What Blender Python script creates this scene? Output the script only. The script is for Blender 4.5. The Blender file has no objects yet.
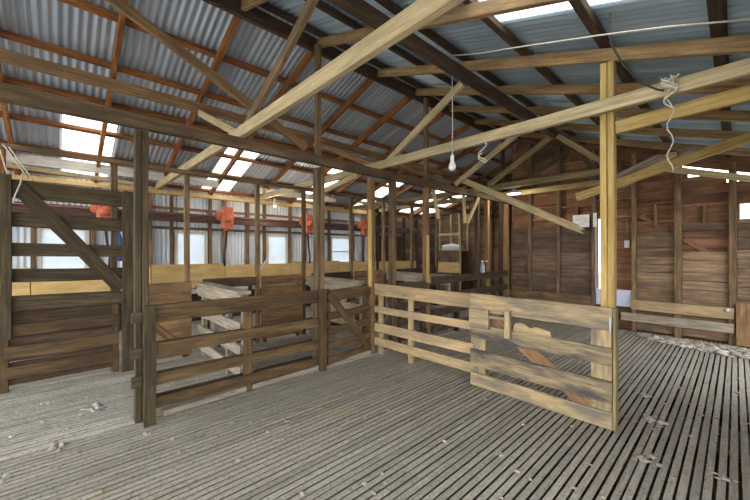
import bpy, math, random
from mathutils import Vector, noise as mnoise
random.seed(7)
R = random.Random(11)
sc = bpy.context.scene
COL = sc.collection
ORI = {}

# ------------------------------------------------------------------ helpers
class MB:
    """collects shapes (world coordinates) for ONE mesh object"""
    def __init__(s):
        s.v = []; s.f = []; s.uv = []; s.r = []; s.sm = []
    def face(s, idx, uvs, smooth=False):
        s.f.append(idx); s.uv.append(uvs); s.sm.append(smooth)
    def board(s, p0, p1, w, h, up=(0, 0, 1), segs=None, wob=0.004, ch=None, rnd=None, jit=0.0, taper=0.0):
        """timber from p0 to p1: w across, h along 'up'"""
        p0 = Vector(p0); p1 = Vector(p1); up = Vector(up)
        d = p1 - p0; L = d.length; d = d / L
        side = d.cross(up)
        if side.length < 1e-4: side = d.cross(Vector((0, 1, 0)))
        side.normalize(); u2 = side.cross(d).normalized()
        if segs is None: segs = max(1, min(10, int(L / 0.35)))
        c = ch if ch is not None else min(w, h, 0.06) * 0.09
        a, b = w / 2, h / 2
        prof = [(-a + c, -b), (a - c, -b), (a, -b + c), (a, b - c), (a - c, b), (-a + c, b), (-a, b - c), (-a, -b + c)]
        if taper: prof = [(x * (1 - taper * (b - y) / (2 * b)), y) for (x, y) in prof]
        per = [0]
        for i in range(8):
            q = prof[i]; n = prof[(i + 1) % 8]
            per.append(per[-1] + math.hypot(q[0] - n[0], q[1] - n[1]))
        rnd = R.random() if rnd is None else rnd
        uo, vo = R.uniform(0, 60), R.uniform(0, 60)
        base = len(s.v)
        ph1, ph2 = R.uniform(0, 9), R.uniform(0, 9)
        for k in range(segs + 1):
            t = k / segs
            env = math.sin(math.pi * t)
            ws = wob * env * math.sin(t * 5 + ph1); wu = wob * env * math.sin(t * 4 + ph2)
            for (x, y) in prof:
                jx = 1 + R.uniform(-jit, jit); jy = 1 + R.uniform(-jit, jit)
                s.v.append(p0 + d * (L * t) + side * (x * jx + ws) + u2 * (y * jy + wu)); s.r.append(rnd)
        for k in range(segs):
            for i in range(8):
                j = (i + 1) % 8
                A = base + k * 8 + i; B = base + k * 8 + j; Cc = base + (k + 1) * 8 + j; D = base + (k + 1) * 8 + i
                u0 = uo + L * k / segs; u1 = uo + L * (k + 1) / segs
                s.face((A, B, Cc, D), [(u0, vo + per[i]), (u0, vo + per[i + 1]), (u1, vo + per[i + 1]), (u1, vo + per[i])])
        for k, order in ((0, range(7, -1, -1)), (segs, range(8))):
            s.face(tuple(base + k * 8 + i for i in order), [(uo + prof[i][0], vo + prof[i][1] * 0.2) for i in order])
        return s
    def box(s, lo, hi, **kw):
        lo = Vector(lo); hi = Vector(hi); c = (lo + hi) / 2; e = hi - lo
        # run along the longest edge so the grain follows it
        ax = max(range(3), key=lambda i: e[i])
        p0 = c.copy(); p1 = c.copy(); p0[ax] = lo[ax]; p1[ax] = hi[ax]
        if ax == 2: up = (0, 1, 0); w, h = e[0], e[1]
        elif ax == 0: up = (0, 0, 1); w, h = e[1], e[2]
        else: up = (0, 0, 1); w, h = e[0], e[2]
        kw.setdefault('wob', 0.0)
        return s.board(p0, p1, w, h, up=up, **kw)
    def tube(s, pts, r, n=8, closed=False, rnd=0.5):
        pts = [Vector(p) for p in pts]; base = len(s.v); m = len(pts)
        rr = r if isinstance(r, (list, tuple)) else [r] * m
        prev = None; L = 0
        for k, p in enumerate(pts):
            d = (pts[min(k + 1, m - 1)] - pts[max(k - 1, 0)]).normalized()
            x = prev if prev is not None else (Vector((0, 0, 1)) if abs(d.z) < 0.9 else Vector((1, 0, 0)))
            x = (x - d * x.dot(d)).normalized(); prev = x; y = d.cross(x)
            for i in range(n):
                a = 2 * math.pi * i / n
                s.v.append(p + x * math.cos(a) * rr[k] + y * math.sin(a) * rr[k]); s.r.append(rnd)
        for k in range(m - 1):
            for i in range(n):
                j = (i + 1) % n
                s.face((base + k * n + i, base + k * n + j, base + (k + 1) * n + j, base + (k + 1) * n + i),
                       [(k, i / n), (k, (i + 1) / n), (k + 1, (i + 1) / n), (k + 1, i / n)], True)
        s.face(tuple(base + i for i in range(n - 1, -1, -1)), [(0, 0)] * n)
        s.face(tuple(base + (m - 1) * n + i for i in range(n)), [(0, 0)] * n)
        return s
    def lathe(s, c, prof, n=20, axis='Z', rnd=0.5):
        """prof: (radius, height) pairs around c"""
        c = Vector(c); base = len(s.v); m = len(prof)
        for (r, h) in prof:
            for i in range(n):
                a = 2 * math.pi * i / n; x, y = r * math.cos(a), r * math.sin(a)
                o = {'Z': (x, y, h), 'X': (h, x, y), 'Y': (y, h, x)}[axis]
                s.v.append(c + Vector(o)); s.r.append(rnd)
        for k in range(m - 1):
            for i in range(n):
                j = (i + 1) % n
                s.face((base + k * n + i, base + k * n + j, base + (k + 1) * n + j, base + (k + 1) * n + i), [(i / n, k), (i / n, k), (i / n, k + 1), (i / n, k + 1)], True)
        s.face(tuple(base + i for i in range(n - 1, -1, -1)), [(0, 0)] * n)
        s.face(tuple(base + (m - 1) * n + i for i in range(n)), [(0, 0)] * n)
        return s
    def prism(s, poly, p0, ux, uy, depth, rnd=0.5):
        """polygon (list of 2-D points) at p0 in the ux,uy plane, pushed along ux x uy"""
        p0 = Vector(p0); ux = Vector(ux); uy = Vector(uy); nrm = ux.cross(uy) * depth
        n = len(poly); base = len(s.v)
        for off in (Vector((0, 0, 0)), nrm):
            for (a, b) in poly:
                s.v.append(p0 + ux * a + uy * b + off); s.r.append(rnd)
        uo = R.uniform(0, 50)
        s.face(tuple(base + i for i in range(n - 1, -1, -1)), [(uo + poly[i][0], poly[i][1]) for i in range(n - 1, -1, -1)])
        s.face(tuple(base + n + i for i in range(n)), [(uo + q[0], q[1]) for q in poly])
        for i in range(n):
            j = (i + 1) % n
            s.face((base + i, base + j, base + n + j, base + n + i), [(uo + poly[i][0], poly[i][1]), (uo + poly[j][0], poly[j][1])] + [(uo + poly[j][0], poly[j][1] + depth), (uo + poly[i][0], poly[i][1] + depth)])
        return s
    def corrugated(s, fn, a0, a1, pitch=0.076, amp=0.0135, nb=2, b0=0.0, b1=1.0, phase=0.0):
        """fn(a, b, h): a across the waves, b along them, h height of the wave"""
        n = max(4, int(round((a1 - a0) / pitch * 8))); base = len(s.v)
        for i in range(n + 1):
            a = a0 + (a1 - a0) * i / n
            h = amp * math.sin(2 * math.pi * (a + phase) / pitch)
            for k in range(nb):
                b = b0 + (b1 - b0) * k / (nb - 1)
                s.v.append(Vector(fn(a, b, h))); s.r.append(0.5)
        for i in range(n):
            for k in range(nb - 1):
                A = base + i * nb + k
                u0 = a0 + (a1 - a0) * i / n; u1 = a0 + (a1 - a0) * (i + 1) / n
                v0 = b0 + (b1 - b0) * k / (nb - 1); v1 = b0 + (b1 - b0) * (k + 1) / (nb - 1)
                s.face((A, A + nb, A + nb + 1, A + 1), [(u0, v0), (u1, v0), (u1, v1), (u0, v1)], True)
        return s
    def blob(s, c, rx, ry, rz, seed=0, rough=0.5, n=14, m=9, freq=2.2):
        c = Vector(c); base = len(s.v)
        for k in range(m + 1):
            th = math.pi * k / m
            for i in range(n):
                a = 2 * math.pi * i / n
                d = Vector((math.sin(th) * math.cos(a), math.sin(th) * math.sin(a), math.cos(th)))
                q = 1 + rough * mnoise.noise(d * freq + Vector((seed * 3.1, seed * 1.7, seed))) + rough * 0.6 * mnoise.noise(d * freq * 2.7 + Vector((seed, 5, seed)))
                s.v.append(c + Vector((d.x * rx * q, d.y * ry * q, max(d.z * rz * q, -rz * 0.45)))); s.r.append(0.5)
        for k in range(m):
            for i in range(n):
                j = (i + 1) % n
                s.face((base + k * n + i, base + (k + 1) * n + i, base + (k + 1) * n + j, base + k * n + j), [(0, 0)] * 4, True)
        return s
    def build(s, name, mat, parent=None, origin=None):
        me = bpy.data.meshes.new(name)
        if parent is not None: o0 = ORI[parent.name]
        elif origin is not None: o0 = Vector(origin)
        else:
            lo = [min(p[i] for p in s.v) for i in range(3)]; hi = [max(p[i] for p in s.v) for i in range(3)]
            o0 = Vector(((lo[0] + hi[0]) / 2, (lo[1] + hi[1]) / 2, lo[2]))
        me.from_pydata([tuple(p - o0) for p in s.v], [], s.f)
        uvl = me.uv_layers.new(name='UVMap')
        flat = []
        for u in s.uv:
            for q in u: flat += [q[0], q[1]]
        uvl.data.foreach_set('uv', flat)
        me.polygons.foreach_set('use_smooth', s.sm)
        at = me.attributes.new('rnd', 'FLOAT', 'POINT'); at.data.foreach_set('value', s.r)
        me.materials.append(mat); me.update()
        o = bpy.data.objects.new(name, me); COL.objects.link(o)
        if parent is not None: o.parent = parent
        else: o.location = o0
        ORI[o.name] = o0
        return o

def tag(o, label, cat, group=None, kind=None):
    o['label'] = label; o['category'] = cat
    if group: o['group'] = group
    if kind: o['kind'] = kind
    return o
def thing(name, loc, label, cat, group=None):
    o = bpy.data.objects.new(name, None); COL.objects.link(o); o.location = loc
    o.empty_display_size = 0.1
    ORI[o.name] = Vector(loc)
    return tag(o, label, cat, group)
def struct(o): o['kind'] = 'structure'; return o
ORD = ['first', 'second', 'third', 'fourth', 'fifth', 'sixth', 'seventh', 'eighth', 'ninth', 'tenth', 'eleventh', 'twelfth', 'thirteenth', 'fourteenth', 'fifteenth', 'sixteenth']

# ------------------------------------------------------------------ materials
def nodes(name):
    m = bpy.data.materials.new(name); m.use_nodes = True
    nt = m.node_tree; nt.nodes.clear()
    out = nt.nodes.new('ShaderNodeOutputMaterial'); b = nt.nodes.new('ShaderNodeBsdfPrincipled')
    nt.links.new(b.outputs[0], out.inputs[0])
    return m, nt, b, out
def N(nt, t, **kw):
    n = nt.nodes.new(t)
    for k, v in kw.items():
        if k in n.inputs.keys(): n.inputs[k].default_value = v
        else: setattr(n, k, v)
    return n
def ramp(nt, fac, stops):
    r = nt.nodes.new('ShaderNodeValToRGB'); e = r.color_ramp.elements
    while len(e) < len(stops): e.new(0.5)
    for el, (p, c) in zip(e, stops):
        el.position = p; el.color = (c[0], c[1], c[2], 1) if not isinstance(c, (int, float)) else (c, c, c, 1)
    nt.links.new(fac, r.inputs[0]); return r.outputs[0]
def mixc(nt, a, b, fac, mode='MIX'):
    m = nt.nodes.new('ShaderNodeMix'); m.data_type = 'RGBA'; m.blend_type = mode
    for sock, val in ((m.inputs[0], fac), (m.inputs[6], a), (m.inputs[7], b)):
        if isinstance(val, (int, float)): sock.default_value = val
        elif isinstance(val, (tuple, list)): sock.default_value = (*val, 1)
        else: nt.links.new(val, sock)
    return m.outputs[2]
def wood(name, dark, light, stain, stain_amt=0.5, rough=0.8, var=0.35, grain=26, bump=0.35, knots=0.5):
    m, nt, b, out = nodes(name)
    uv = N(nt, 'ShaderNodeUVMap'); uv.uv_map = 'UVMap'
    mp = N(nt, 'ShaderNodeMapping'); mp.inputs['Scale'].default_value = (1.6, grain, 1); nt.links.new(uv.outputs[0], mp.inputs[0])
    n1 = N(nt, 'ShaderNodeTexNoise', Scale=1.5, Detail=10.0, Roughness=0.74, Distortion=0.6); nt.links.new(mp.outputs[0], n1.inputs['Vector'])
    c = ramp(nt, n1.outputs[0], [(0.26, tuple(x * 0.5 for x in dark)), (0.40, dark), (0.64, light)])
    mp2 = N(nt, 'ShaderNodeMapping'); mp2.inputs['Scale'].default_value = (1.3, 5, 1); nt.links.new(uv.outputs[0], mp2.inputs[0])
    n2 = N(nt, 'ShaderNodeTexNoise', Scale=1.6, Detail=6.0, Roughness=0.6); nt.links.new(mp2.outputs[0], n2.inputs['Vector'])
    f = ramp(nt, n2.outputs[0], [(0.42, 0.0), (0.62, stain_amt)])
    c = mixc(nt, c, stain, f)
    mp3 = N(nt, 'ShaderNodeMapping'); mp3.inputs['Scale'].default_value = (3.0, 9, 1); nt.links.new(uv.outputs[0], mp3.inputs[0])
    vo = N(nt, 'ShaderNodeTexVoronoi', Scale=1.0); nt.links.new(mp3.outputs[0], vo.inputs['Vector'])
    k = ramp(nt, vo.outputs['Distance'], [(0.06, knots), (0.14, 0.0)])
    c = mixc(nt, c, tuple(x * 0.45 for x in dark), k)
    at = N(nt, 'ShaderNodeAttribute'); at.attribute_name = 'rnd'
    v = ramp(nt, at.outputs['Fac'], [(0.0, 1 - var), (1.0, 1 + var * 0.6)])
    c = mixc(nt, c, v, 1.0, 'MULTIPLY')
    nt.links.new(c, b.inputs['Base Color']); b.inputs['Roughness'].default_value = rough
    b.inputs['Specular IOR Level'].default_value = 0.25
    bp = N(nt, 'ShaderNodeBump', Strength=bump, Distance=0.004); nt.links.new(n1.outputs[0], bp.inputs['Height']); nt.links.new(bp.outputs[0], b.inputs['Normal'])
    return m
def plain(name, col, rough=0.6, metal=0.0, var=0.15, scale=9.0):
    m, nt, b, out = nodes(name)
    tc = N(nt, 'ShaderNodeTexCoord')
    n1 = N(nt, 'ShaderNodeTexNoise', Scale=scale, Detail=5.0); nt.links.new(tc.outputs['Object'], n1.inputs['Vector'])
    c = ramp(nt, n1.outputs[0], [(0.3, tuple(x * (1 - var) for x in col)), (0.7, tuple(min(1, x * (1 + var)) for x in col))])
    nt.links.new(c, b.inputs['Base Color']); b.inputs['Roughness'].default_value = rough; b.inputs['Metallic'].default_value = metal
    return m

W = {}
W['yellow'] = wood('yellow_pine', (0.46, 0.30, 0.09), (0.72, 0.54, 0.22), (0.38, 0.27, 0.11), 0.35, var=0.15)
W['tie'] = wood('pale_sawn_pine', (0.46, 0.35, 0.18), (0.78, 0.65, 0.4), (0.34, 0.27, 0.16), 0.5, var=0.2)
W['rafter'] = wood('aged_rafter', (0.22, 0.12, 0.05), (0.42, 0.26, 0.125), (0.13, 0.095, 0.06), 0.6, var=0.3)
W['rafter_tan'] = wood('tan_rafter', (0.30, 0.18, 0.075), (0.58, 0.39, 0.19), (0.16, 0.12, 0.075), 0.65, var=0.25)
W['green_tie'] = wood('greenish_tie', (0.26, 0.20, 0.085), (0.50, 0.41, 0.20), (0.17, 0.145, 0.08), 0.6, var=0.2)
W['rust'] = wood('red_brown_rafter', (0.2, 0.07, 0.02), (0.52, 0.22, 0.075), (0.075, 0.04, 0.024), 0.6, var=0.25)
W['dark'] = wood('dark_timber', (0.055, 0.034, 0.022), (0.14, 0.09, 0.055), (0.04, 0.03, 0.024), 0.6, var=0.35)
W['fence'] = wood('brown_fence', (0.085, 0.05, 0.021), (0.21, 0.135, 0.062), (0.06, 0.043, 0.027), 0.8, var=0.25)
W['gate'] = wood('weathered_gate', (0.36, 0.255, 0.13), (0.62, 0.475, 0.27), (0.18, 0.16, 0.13), 0.9, var=0.15)
W['gate_stained'] = wood('stained_gate_rail', (0.22, 0.165, 0.095), (0.48, 0.37, 0.22), (0.085, 0.08, 0.075), 1.0, var=0.12)
W['pale_fence'] = wood('pale_fence', (0.40, 0.28, 0.14), (0.66, 0.49, 0.27), (0.26, 0.20, 0.14), 0.65, var=0.2)
W['grey'] = wood('silver_grey_timber', (0.3, 0.25, 0.18), (0.56, 0.49, 0.39), (0.18, 0.15, 0.115), 0.6, var=0.25)
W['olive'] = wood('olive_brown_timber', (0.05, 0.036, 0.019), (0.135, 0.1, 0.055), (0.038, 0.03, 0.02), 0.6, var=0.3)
W['post'] = wood('post_timber', (0.17, 0.105, 0.05), (0.36, 0.245, 0.135), (0.085, 0.063, 0.043), 0.75, var=0.35)
W['lining'] = wood('wall_lining', (0.19, 0.12, 0.07), (0.4, 0.27, 0.165), (0.12, 0.092, 0.072), 0.85, var=0.45, grain=16)
W['lining_dark'] = wood('dark_wall_lining', (0.12, 0.078, 0.05), (0.27, 0.185, 0.125), (0.085, 0.07, 0.06), 0.85, var=0.4, grain=16)
W['cladding'] = wood('red_brown_cladding', (0.2, 0.095, 0.05), (0.4, 0.215, 0.12), (0.1, 0.062, 0.042), 0.6, var=0.4)
W['plank'] = wood('orange_brown_plank', (0.21, 0.115, 0.055), (0.42, 0.26, 0.13), (0.11, 0.072, 0.047), 0.7, var=0.35)
W['ply'] = wood('plywood', (0.62, 0.42, 0.16), (0.82, 0.6, 0.28), (0.48, 0.33, 0.15), 0.4, var=0.15, grain=8, knots=0.2)
W['white'] = wood('whitewashed_plank', (0.62, 0.58, 0.50), (0.86, 0.83, 0.76), (0.45, 0.41, 0.34), 0.4, var=0.12)

def floor_mat(name, dark, light, dust):
    m, nt, b, out = nodes(name)
    uv = N(nt, 'ShaderNodeUVMap'); uv.uv_map = 'UVMap'
    mp = N(nt, 'ShaderNodeMapping'); mp.inputs['Scale'].default_value = (3, 40, 1); nt.links.new(uv.outputs[0], mp.inputs[0])
    n1 = N(nt, 'ShaderNodeTexNoise', Scale=1.5, Detail=8.0, Roughness=0.7); nt.links.new(mp.outputs[0], n1.inputs['Vector'])
    c = ramp(nt, n1.outputs[0], [(0.3, dark), (0.7, light)])
    tc = N(nt, 'ShaderNodeTexCoord')
    n2 = N(nt, 'ShaderNodeTexNoise', Scale=1.3, Detail=7.0, Roughness=0.62); nt.links.new(tc.outputs['Object'], n2.inputs['Vector'])
    c = mixc(nt, c, dust, ramp(nt, n2.outputs[0], [(0.45, 0.0), (0.65, 0.55)]))
    n3 = N(nt, 'ShaderNodeTexNoise', Scale=42.0, Detail=5.0, Roughness=0.75); nt.links.new(tc.outputs['Object'], n3.inputs['Vector'])
    c = mixc(nt, c, tuple(x * 0.4 for x in dark), ramp(nt, n3.outputs[0], [(0.5, 0.0), (0.68, 0.75)]))
    n4 = N(nt, 'ShaderNodeTexNoise', Scale=0.9, Detail=5.0, Roughness=0.7); nt.links.new(tc.outputs['Object'], n4.inputs['Vector'])
    c = mixc(nt, c, (0.40, 0.28, 0.14), ramp(nt, n4.outputs[0], [(0.60, 0.0), (0.72, 0.5)]))
    at = N(nt, 'ShaderNodeAttribute'); at.attribute_name = 'rnd'
    c = mixc(nt, c, ramp(nt, at.outputs['Fac'], [(0, 0.84), (1, 1.1)]), 1.0, 'MULTIPLY')
    nt.links.new(c, b.inputs['Base Color']); b.inputs['Roughness'].default_value = 0.9; b.inputs['Specular IOR Level'].default_value = 0.15
    bp = N(nt, 'ShaderNodeBump', Strength=0.5, Distance=0.004); nt.links.new(n3.outputs[0], bp.inputs['Height']); nt.links.new(bp.outputs[0], b.inputs['Normal'])
    return m
M_FLOOR = floor_mat('slat_floor', (0.22, 0.192, 0.152), (0.44, 0.40, 0.335), (0.38, 0.348, 0.29))
M_PEN = floor_mat('pen_slat_floor', (0.27, 0.242, 0.195), (0.50, 0.46, 0.39), (0.53, 0.495, 0.43))

def zinc(name, c0, c1, rustc, metal=0.35, rough=0.5, along=True):
    m, nt, b, out = nodes(name)
    uv = N(nt, 'ShaderNodeUVMap'); uv.uv_map = 'UVMap'
    mp = N(nt, 'ShaderNodeMapping'); mp.inputs['Scale'].default_value = (9, 0.9, 1); nt.links.new(uv.outputs[0], mp.inputs[0])
    n1 = N(nt, 'ShaderNodeTexNoise', Scale=1.4, Detail=7.0, Roughness=0.6); nt.links.new(mp.outputs[0], n1.inputs['Vector'])
    c = ramp(nt, n1.outputs[0], [(0.3, c0), (0.7, c1)])
    mp2 = N(nt, 'ShaderNodeMapping'); mp2.inputs['Scale'].default_value = (1.3, 1.3, 1); nt.links.new(uv.outputs[0], mp2.inputs[0])
    n2 = N(nt, 'ShaderNodeTexNoise', Scale=2.0, Detail=8.0, Roughness=0.7); nt.links.new(mp2.outputs[0], n2.inputs['Vector'])
    c = mixc(nt, c, rustc, ramp(nt, n2.outputs[0], [(0.56, 0.0), (0.72, 0.6)]))
    nt.links.new(c, b.inputs['Base Color']); b.inputs['Roughness'].default_value = rough; b.inputs['Metallic'].default_value = metal
    return m
M_ZL = zinc('zinc_roof_sheet', (0.38, 0.44, 0.52), (0.68, 0.75, 0.85), (0.25, 0.19, 0.16), metal=0.45, rough=0.42)
M_ZR = zinc('blue_zinc_roof_sheet', (0.34, 0.47, 0.58), (0.62, 0.78, 0.90), (0.26, 0.28, 0.30), metal=0.4, rough=0.42)
M_ZW = zinc('zinc_wall_sheet', (0.62, 0.69, 0.78), (0.86, 0.91, 0.97), (0.50, 0.46, 0.44), metal=0.05)

def sheet_light(name, col, transp, dif=0.12):
    m, nt, b, out = nodes(name); nt.nodes.remove(b)
    tr = N(nt, 'ShaderNodeBsdfTranslucent'); tp = N(nt, 'ShaderNodeBsdfTransparent'); gl = N(nt, 'ShaderNodeBsdfDiffuse')
    tc = N(nt, 'ShaderNodeTexCoord'); n1 = N(nt, 'ShaderNodeTexNoise', Scale=5.0, Detail=6.0, Roughness=0.65); nt.links.new(tc.outputs['Object'], n1.inputs['Vector'])
    c = ramp(nt, n1.outputs[0], [(0.35, tuple(x * 0.86 for x in col)), (0.6, col)])
    nt.links.new(c, tr.inputs[0]); gl.inputs[0].default_value = (0.8, 0.82, 0.84, 1)
    a = N(nt, 'ShaderNodeMixShader'); a.inputs[0].default_value = transp; nt.links.new(tr.outputs[0], a.inputs[1]); nt.links.new(tp.outputs[0], a.inputs[2])
    e = N(nt, 'ShaderNodeMixShader'); e.inputs[0].default_value = dif; nt.links.new(a.outputs[0], e.inputs[1]); nt.links.new(gl.outputs[0], e.inputs[2])
    nt.links.new(e.outputs[0], out.inputs[0]); return m
M_SKYL = sheet_light('clear_roof_sheet', (0.97, 0.98, 1.0), 0.35)
M_PANE = sheet_light('dirty_window_pane', (0.70, 0.75, 0.79), 0.02, 0.32)

M_RED = plain('red_enamel', (0.60, 0.15, 0.075), 0.5, 0.0, 0.3)
M_BLACKM = plain('black_iron', (0.04, 0.036, 0.034), 0.5, 0.5)
M_SHAFT = wood('purple_brown_beam', (0.10, 0.05, 0.04), (0.21, 0.12, 0.10), (0.06, 0.04, 0.04), 0.5, var=0.2)
M_SHAFTR = plain('rusty_shaft', (0.26, 0.10, 0.08), 0.5, 0.3)
M_STEEL = plain('grey_steel', (0.42, 0.43, 0.44), 0.45, 0.7)
M_WHITE = plain('white_paint', (0.80, 0.82, 0.84), 0.5, 0.0, 0.06)
M_BULB = plain('white_glass_bulb', (0.88, 0.88, 0.85), 0.2, 0.0, 0.03)
M_WOOL = plain('raw_wool', (0.60, 0.58, 0.52), 1.0, 0.0, 0.4, 24)
M_DARKWOOL = plain('soiled_wool', (0.16, 0.15, 0.13), 1.0, 0.0, 0.5, 24)
M_DUNG = plain('dung_and_wool', (0.36, 0.32, 0.25), 1.0, 0.0, 0.35, 30)
M_WOOL2 = plain('dusty_wool', (0.46, 0.43, 0.37), 1.0, 0.0, 0.3, 24)
M_ROPE = plain('pale_twine', (0.58, 0.54, 0.44), 0.9, 0.0, 0.2, 40)
M_CABLE = plain('black_cable', (0.05, 0.045, 0.04), 0.6)
M_BLUEW = plain('bluish_white_board', (0.62, 0.68, 0.84), 0.5, 0.0, 0.08)
M_BLUE = plain('blue_plastic', (0.06, 0.12, 0.34), 0.5)
M_BOTTLE = plain('grey_blue_bottle', (0.40, 0.50, 0.54), 0.25)
M_BRBOT = plain('brown_bottle', (0.20, 0.09, 0.04), 0.3)
M_INK = plain('grey_ink', (0.30, 0.34, 0.38), 0.7, 0.0, 0.1)
M_EARTH = plain('earth', (0.12, 0.10, 0.075), 1.0, 0.0, 0.3, 3)
M_GRASS = plain('gravel_yard', (0.34, 0.32, 0.29), 1.0, 0.0, 0.3, 2)

# ------------------------------------------------------------------ camera (eye 1.46 m, 16 mm lens, looking 47 degrees left of the shed's length)
cam = bpy.data.cameras.new('camera'); cam.sensor_width = 36; cam.lens = 337 / 750 * 36; cam.shift_y = 1 / 750
cam.clip_start = 0.02
co = bpy.data.objects.new('camera', cam); COL.objects.link(co)
co.location = (0, 0, 1.46); co.rotation_euler = (math.radians(90), 0, math.radians(46.97)); sc.camera = co

# ------------------------------------------------------------------ setting
XR, XL, XW = -3.6, -7.85, 0.68           # ridge, left wall, right wall
Y0, YB, YE = -2.6, 7.66, 10.6            # near end (open doors), end wall on the right, far wall of the left bay
TAN = 0.33
def zb(x): return 4.02 - TAN * abs(x - XR)            # underside of the rafters
RAF_H, PUR_H = 0.105, 0.055
def zs(x): return zb(x) + RAF_H + PUR_H + 0.018       # roof sheet

o = MB(); o.face((0, 1, 2, 3), [(0, 0)] * 4); o.v = [Vector(p) for p in ((-40, -40, -0.75), (40, -40, -0.75), (40, 40, -0.75), (-40, 40, -0.75))]; o.r = [0.5] * 4
struct(o.build('ground', M_GRASS, origin=(0, 0, -0.75)))

def slats(x0, x1, y0, y1, pitch, gap, z, lens):
    mb = MB(); x = x0
    while x < x1 - pitch * 0.5:
        y = y0 - R.uniform(0, lens)
        xx = x + pitch / 2 + R.uniform(-0.0015, 0.0015)
        while y < y1:
            ye = min(y + lens, y1); ys = max(y, y0)
            if ye - ys > 0.05:
                dz = R.uniform(-0.002, 0.002)
                mb.board((xx + R.uniform(-0.0012, 0.0012), ys + 0.002, z - 0.018 + dz), (xx + R.uniform(-0.0012, 0.0012), ye - 0.002, z - 0.018 + dz + R.uniform(-0.002, 0.002)), pitch - gap + R.uniform(-0.0015, 0.0015), 0.036,
                         segs=max(2, int((ye - ys) / 0.3)), wob=0.0012, ch=0.002, jit=0.02, taper=0.85)
            y = ye
        x += pitch
    return mb
XF = -3.46
struct(slats(XF, XW, Y0, YB, 0.0535, 0.0122, 0.0, 3.6).build('floor', M_FLOOR, origin=(0, 0, 0)))
pen = slats(XL + 0.1, XF - 0.085, Y0, YE, 0.0535, 0.0145, 0.0, 3.6)
pen.board((XF - 0.062, Y0, -0.018), (XF - 0.062, YE, -0.018), 0.05, 0.042)
struct(pen.build('floor_pens', M_PEN, origin=(0, 0, 0)))
mb = MB()
for k in range(14):
    y = Y0 + 0.3 + k * 0.98
    mb.board((XL + 0.1, y, -0.12), (XW if y < YB else -3.4, y, -0.12), 0.06, 0.14)
struct(mb.build('trim_1', W['dark'], origin=(0, 0, -0.2)))
mb = MB()
mb.box((XL - 0.05, Y0 - 0.05, -0.75), (XW + 0.05, YE, -0.55), segs=1)
mb.box((XL - 0.05, Y0 - 0.09, -0.75), (XW + 0.09, Y0 - 0.03, -0.005), segs=1)  # unseen skirts added to keep daylight out from under the slats
mb.box((XW + 0.03, Y0 - 0.02, -0.75), (XW + 0.09, YE, -0.005), segs=1)
struct(mb.build('ground_earth_and_light_skirts', M_EARTH))

# roof sheets with clear strips (left: strips at the eave half, the last added to brighten the far bay; right: one)
SKY_L = [(0.02, 0.62), (2.22, 2.78), (4.42, 4.98), (6.3, 6.9), (8.3, 9.0), (9.5, 10.2)]
XSK = -5.92
AMP = 0.0125
def zlin(x, sd): return zs(XR) - TAN * sd * (x - XR)
def left_roof(a, b, h): x = XR + 0.03 + (XL - 0.35 - XR - 0.03) * b; return (x, a, zlin(x, -1) + h)
def lb(x): return (x - XR - 0.03) / (XL - 0.35 - XR - 0.03)
def right_roof(a, b, h): x = XR - 0.03 + (XW + 0.35 - XR + 0.03) * b; return (x, a, zlin(x, 1) + h)
def rb(x): return (x - XR + 0.03) / (XW + 0.35 - XR + 0.03)
mb = MB(); y = Y0 - 0.3
mb.corrugated(left_roof, Y0 - 0.3, YE + 0.3, b0=0.0, b1=lb(XSK))
for (a, b) in SKY_L:
    mb.corrugated(left_roof, y, a, b0=lb(XSK), b1=1.0); y = b
mb.corrugated(left_roof, y, YE + 0.3, b0=lb(XSK), b1=1.0)
struct(mb.build('ceiling_left', M_ZL, origin=(0, 0, 0)))
for i, (a, b) in enumerate(SKY_L):
    mb = MB(); mb.corrugated(lambda p, q, h: (lambda t: (t[0], t[1], t[2] + 0.004))(left_roof(p, q, h)), a - 0.03, b + 0.03, b0=lb(XSK + 0.06), b1=1.0)
    struct(mb.build('window_%d' % (10 + i), M_SKYL, origin=(0, 0, 0)))
mb = MB(); ys0, ys1 = 2.0, 2.84
XK0, XK1 = -1.47, 0.0
mb.corrugated(right_roof, Y0 - 0.3, ys0, b0=0, b1=1)
mb.corrugated(right_roof, ys1, YB + 0.45, b0=0, b1=1)
mb.corrugated(right_roof, ys0, ys1, b0=0, b1=rb(XK0)); mb.corrugated(right_roof, ys0, ys1, b0=rb(XK1), b1=1)
struct(mb.build('ceiling_right', M_ZR, origin=(0, 0, 0)))
mb = MB(); mb.corrugated(lambda p, q, h: (lambda t: (t[0], t[1], t[2] + 0.004))(right_roof(p, q, h)), ys0 - 0.03, ys1 + 0.03, b0=rb(XK0 - 0.05), b1=rb(XK1 + 0.05))
struct(mb.build('window_20', M_SKYL, origin=(0, 0, 0)))
mb = MB()
mb.prism([(-0.22, -0.07), (0, 0.0), (0.22, -0.07), (0.22, -0.06), (0, 0.012), (-0.22, -0.06)], (XR, Y0 - 0.3, zs(XR) + 0.045), (1, 0, 0), (0, 0, 1), -(YE - Y0 + 0.6))
struct(mb.build('trim_2', M_ZL))

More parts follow.
